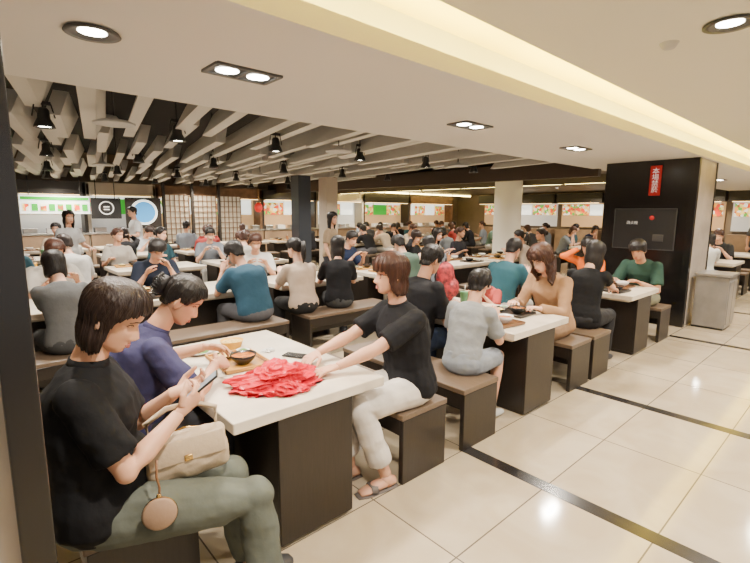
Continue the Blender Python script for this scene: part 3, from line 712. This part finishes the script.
def tray_mesh(kind):
    mb=MB(); box(mb,(0,0,.006),(.38,.28,.010),.004,0)
    for sx,sy,cx,cy in((.38,.010,0,.137),(.38,.010,0,-.137),(.010,.28,.187,0),(.010,.28,-.187,0)): box(mb,(cx,cy,.014),(sx,sy,.020),.003,0)
    bowl=[(.0,.0),(.035,.0),(.04,.006),(.065,.03),(.078,.06),(.075,.06),(.060,.03),(.0,.02)]
    lathe(mb,(-.08,.0,.012),bowl,24,1 if kind==0 else 2); lathe(mb,(-.08,0,.012),[(.069,.048),(.0001,.050)],24,3)
    lathe(mb,(.09,.045,.012),[(0,0),(.03,0),(.05,.012),(.062,.022),(.058,.022),(.04,.012),(0,.008)],24,2); lathe(mb,(.09,.045,.012),[(.05,.018),(.03,.028),(.0001,.033)],16,4)
    lathe(mb,(.10,-.07,.012),[(0,0),(.025,0),(.035,.02),(.043,.03),(.040,.03),(0,.008)],20,1); lathe(mb,(.10,-.07,.012),[(.037,.022),(.015,.033),(.0001,.035)],14,5)
    for i in(0,1): tube(mb,[V((-.16,-.115+i*.009,.022)),V((.06,-.11+i*.009,.022))],[.003,.0022],seg=6,m=6)
    me=mb.mesh('food_tray'); 
    for m in((M_TRAYB,M_TRAY,M_TRAYY)[kind],M_BOWL,M_BOWLB,M_SOUP,M_RICE,M_GREEN,M_STRAPB): me.materials.append(m)
    return me
TR=[tray_mesh(0),tray_mesh(1),tray_mesh(2)]
def cup_mesh(col,h=.12):
    mb=MB(); lathe(mb,(0,0,0),[(0,0),(.028,0),(.030,.004),(.040,h),(.042,h+.004),(.036,h+.008),(0,h+.010)],20,0)
    tube(mb,[V((.008,0,h)),V((.014,0,h+.07))],[.004,.004],seg=8,m=1)
    me=mb.mesh('drink_cup'); me.materials.append(mat('cup_col',col,.35)); me.materials.append(M_BOWL); return me
CU=[cup_mesh((.65,.62,.55)),cup_mesh((.80,.42,.01),.16),cup_mesh((.35,.14,.05)),cup_mesh((.06,.18,.08),.16)]
def put(me,name,x,y,rz=0,z=.741):
    o=bpy.data.objects.new(name,me); COL.objects.link(o); o.location=(x,y,z); o.rotation_euler=(0,0,rz); return o
put(TR[2],'food_tray',1.18,2.55,1.5)
mb=MB(); lathe(mb,(0,0,0),[(0,0),(.055,0),(.062,.01),(.075,.05),(.078,.052),(.072,.050),(.058,.012),(0,.008)],28,0); lathe(mb,(0,0,0),[(.068,.040),(.03,.050),(.0001,.054)],20,1)
o=mb.obj('yellow_food_bowl',[M_YELB,M_RICE]); o.location=(1.28,2.86,.741)
mb=MB(); lathe(mb,(0,0,0),[(0,0),(.05,0),(.085,.012),(.10,.020),(.095,.020),(.05,.008),(0,.006)],28,0); lathe(mb,(0,0,0),[(.07,.014),(.03,.030),(.0001,.034)],20,1)
o=mb.obj('side_dish_plate',[M_BOWL,M_GREEN]); o.location=(1.06,2.88,.741)
bm=bmesh.new(); bmesh.ops.create_icosphere(bm,subdivisions=4,radius=1)
for v in bm.verts:
    c=v.co.copy(); r=.8+.5*noise.noise(c*2.2); v.co=V((c.x*.05*r,c.y*.04*r,(max(c.z,-.3)+.3)*.018*r))
me=bpy.data.meshes.new('paper_tissue'); bm.to_mesh(me); bm.free(); me.materials.append(M_BOWL); put(me,'paper_tissue',1.42,2.62)
put(TR[0],'food_tray',3.28,2.10,1.45); put(TR[1],'food_tray',3.68,2.22,1.6); put(TR[2],'food_tray',3.28,2.72,1.5); put(CU[0],'drink_cup',3.50,2.45); put(CU[3],'drink_cup',3.52,2.62); put(CU[2],'drink_cup',3.40,2.42)
put(TR[1],'food_tray',5.72,2.12,1.5); put(TR[0],'food_tray',6.12,2.2,1.6); put(CU[0],'drink_cup',5.95,2.5)
put(CU[1],'drink_cup',2.66,5.1)
for (ri,x,y) in RT:
    for dx in(-.36,.33):
        for sy in(-1,1):
            if rnd.random()<.7: put(rnd.choice(TR),'food_tray',x+dx,y+sy*.24,rnd.uniform(-.1,.1)+(0 if sy<0 else math.pi))
    if rnd.random()<.9: put(rnd.choice(CU),'drink_cup',x+rnd.uniform(-.03,.0),y+rnd.uniform(-.05,.05))
M_PACK=mat('red_pattern_fabric',(.22,.010,.015),.7,var=.9,vscale=25)
b=MB(); tube(b,[V((0,0,0)),V((0,0,.05)),V((0,0,.25)),V((0,0,.36)),V((0,0,.40))],[(.12,.07),(.15,.09),(.15,.09),(.12,.07),(.05,.03)],seg=18); ell(b,(0,-.09,.13),(.11,.05,.10))
v,fc_=voxel(b,.01,3,noise_amp=.006); mb=MB(); mb.add(v,fc_,0)
for i in(-1,1): tube(mb,[V((i*.07,.07,.34)),V((i*.09,.14,.25)),V((i*.09,.13,.10)),V((i*.08,.08,.04))],[(.02,.006)]*4,seg=8,m=1)
tube(mb,[V((-.03,0,.39)),V((0,0,.44)),V((.03,0,.39))],[.008]*3,seg=8,m=1)
o=mb.obj('red_backpack',[M_PACK,M_BLACKM]); o.location=(3.70,3.0,.745); o.rotation_euler=(0,0,.4)

# ------------------------------------------------------------------ stalls along the back wall
FOOD=[(.80,.32,.05),(.75,.06,.02),(.85,.62,.16),(.10,.35,.05),(.85,.78,.62),(.30,.10,.03)]
M_BLUE=mat('stall_screen_blue',(.06,.28,.60),.3,emit=1.2); M_LITW=mat('lit_white_board',(.75,.78,.72),.4,emit=1.6,ecol=(.9,.95,.88)); M_LITG=mat('lit_green',(.03,.36,.03),.4,emit=.9); M_LITY=mat('lit_warm',(1,.70,.32),.4,emit=4)
M_FOOD=mat('food_picture_board',(.6,.3,.1),.4,emit=1.5,cols=FOOD,vscale=10)
M_COUNTER=mat('stall_counter',(.25,.17,.11),.35,var=.2,vscale=3)
BY=15.15
def stall(x0,x1,fasc,inner,bd,name='food_stall'):
    mb=MB(); w=x1-x0; cx=(x0+x1)/2
    box(mb,(cx,BY-.3,.5),(w-.05,.5,1.0),.01,0); box(mb,(cx,BY-.3,1.03),(w,.55,.05),.006,3)
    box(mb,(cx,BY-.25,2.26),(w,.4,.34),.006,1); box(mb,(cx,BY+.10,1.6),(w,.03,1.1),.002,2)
    for xx in(x0+.04,x1-.04): box(mb,(xx,BY-.2,1.25),(.08,.5,2.3),.004,1)
    n=max(1,int(w/.8)); pw=(w-.3)/n
    for k in range(n):
        box(mb,(x0+.15+pw*(k+.5),BY+.05,1.81),(pw-.05,.03,.50),.004,bd[k%len(bd)])
        box(mb,(x0+.15+pw*(k+.5),BY+.028,2.03),(pw-.05,.01,.06),.001,5)
    for k in range(int(w/.5)):
        box(mb,(x0+.3+k*.5,BY-.3,1.12),(.3,.2,.14),.01,7 if k%2 else 3)
    box(mb,(cx,BY-.46,2.07),(w-.3,.03,.02),.002,4)
    return mb.obj(name,[M_COUNTER,fasc,inner,M_STEEL,M_LITY,M_LITW,M_LITG,M_BOWL,M_FOOD],smooth=False)
M_FB=mat('fascia_dark',(.02,.016,.014),.4); M_FW=mat('fascia_wood',(.15,.08,.04),.5,var=.3,vscale=6); M_FL=mat('fascia_light',(.40,.35,.28),.5)
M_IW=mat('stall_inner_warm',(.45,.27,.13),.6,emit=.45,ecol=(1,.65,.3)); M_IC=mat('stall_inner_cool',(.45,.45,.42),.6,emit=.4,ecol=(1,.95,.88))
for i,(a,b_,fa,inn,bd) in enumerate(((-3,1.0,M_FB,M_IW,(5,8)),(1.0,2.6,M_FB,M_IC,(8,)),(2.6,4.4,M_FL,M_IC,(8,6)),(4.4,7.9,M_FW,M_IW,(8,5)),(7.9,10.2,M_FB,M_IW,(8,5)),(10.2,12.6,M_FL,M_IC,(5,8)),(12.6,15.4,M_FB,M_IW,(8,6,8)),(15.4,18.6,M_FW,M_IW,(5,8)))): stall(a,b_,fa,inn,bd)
mb=MB(); box(mb,(1.85,14.35,1.80),(1.5,.06,.46),.006,0)
for k in range(8): box(mb,(1.22+k*.18,14.31,1.73),(.13,.01,.18),.002,1 if k%2 else 5)
box(mb,(1.85,14.31,1.96),(1.46,.01,.08),.002,1)
for xx in(1.3,2.4): tube(mb,[V((xx,14.35,2.0)),V((xx,14.35,2.5))],[.012,.012],seg=8,m=4)
mb.obj('menu_lightbox',[M_LITW,M_LITG,M_FW,M_LITY,M_BLACKM,M_FOOD],smooth=False)
mb=MB(); box(mb,(2.98,14.3,1.72),(.72,.06,.56),.006,0)
tube(mb,[V((2.98+.17*math.cos(a*math.pi/12),14.26,1.73+.17*math.sin(a*math.pi/12))) for a in range(25)],[.016]*25,side=(0,1,0),seg=8,m=1)
box(mb,(2.98,14.262,1.76),(.14,.012,.030),.002,1); box(mb,(2.98,14.262,1.69),(.14,.012,.030),.002,1)
for xx in(2.75,3.2): tube(mb,[V((xx,14.3,2.0)),V((xx,14.3,2.5))],[.012,.012],seg=8,m=0)
mb.obj('black_shop_sign',[M_BLACKM,M_WSIGN],smooth=False)
mb=MB(); box(mb,(3.95,14.4,1.60),(.95,.06,.86),.006,1)
q=MB(); lathe(q,(0,0,0),[(.36,0),(.36,.03),(.34,.035),(.0001,.035)],40,0); mb.add([(3.95+v[0],14.37-v[2],1.62+v[1]) for v in q.v],q.f,2)
q=MB(); lathe(q,(0,0,0),[(.30,.036),(.30,.04),(.0001,.04)],40,0); mb.add([(3.95+v[0],14.37-v[2],1.62+v[1]) for v in q.v],q.f,0)
box(mb,(3.95,14.45,.6),(.8,.05,1.1),.004,3)
mb.obj('round_display_board',[M_BLUE,M_FB,M_LITW,M_COUNTER],smooth=False)
mb=MB()
for gx in(4.95,5.8,6.65):
    for i in range(6): box(mb,(gx-.36+i*.14,14.5,1.3),(.02,.06,1.7),.002,0)
    for j in range(11): box(mb,(gx,14.5,.45+j*.17),(.74,.06,.02),.002,0)
    box(mb,(gx,14.52,1.3),(.74,.02,1.7),0,1)
    box(mb,(gx-.40,14.5,1.3),(.07,.12,2.4),.004,2)
mb.obj('lattice_screen',[M_FW,mat('frosted_glass',(.32,.28,.21),.3,emit=.25,ecol=(1,.85,.6)),M_FB],smooth=False)
mb=MB(); 
lathe(mb,(7.55,14.3,1.80),[(0,-.16),(.06,-.16),(.12,-.08),(.14,0),(.12,.08),(.06,.16),(0,.16)],20,0); lathe(mb,(7.55,14.3,1.80),[(0,.15),(.065,.15),(.065,.18),(0,.18)],16,1)
tube(mb,[V((7.55,14.3,1.97)),V((7.55,14.3,2.5))],[.008,.008],seg=6,m=1)
mb.obj('red_lantern',[mat('lantern_red',(.55,.01,.01),.5,emit=.3,ecol=(.8,.02,.01)),M_GOLD])
mb=MB()
for k,yy in enumerate((2.6,4.6,6.6,8.6,10.6,12.6)):
    box(mb,(19.3,yy,.5),(.5,1.8,1.0),.01,0); box(mb,(19.3,yy,2.3),(.4,1.9,.4),.006,1); box(mb,(19.60,yy,1.6),(.03,1.8,1.0),.003,2 if k%2 else 3)
    for q_ in range(3): box(mb,(19.55,yy-.58+q_*.58,1.82),(.03,.52,.44),.004,(4,6,6)[(q_+k)%3])
    box(mb,(19.08,yy,2.09),(.03,1.7,.02),.002,5)
mb.obj('food_stall_front',[M_COUNTER,M_FB,M_IW,M_IC,M_LITW,M_LITY,M_FOOD],smooth=False)
for x,y in((2,13.9),(5.5,13.9),(9,13.9),(12.5,13.9),(16,13.5)):
    lamp('stall_lamp',x,y,2.45,85,.3,(1,.88,.70))
for y in(4,8,11.5): lamp('stall_lamp',18.3,y,2.5,70,.3,(1,.82,.58))

w=bpy.data.worlds.new('world'); SC.world=w; w.use_nodes=True
w.node_tree.nodes['Background'].inputs[0].default_value=(1,.94,.87,1); w.node_tree.nodes['Background'].inputs[1].default_value=.75
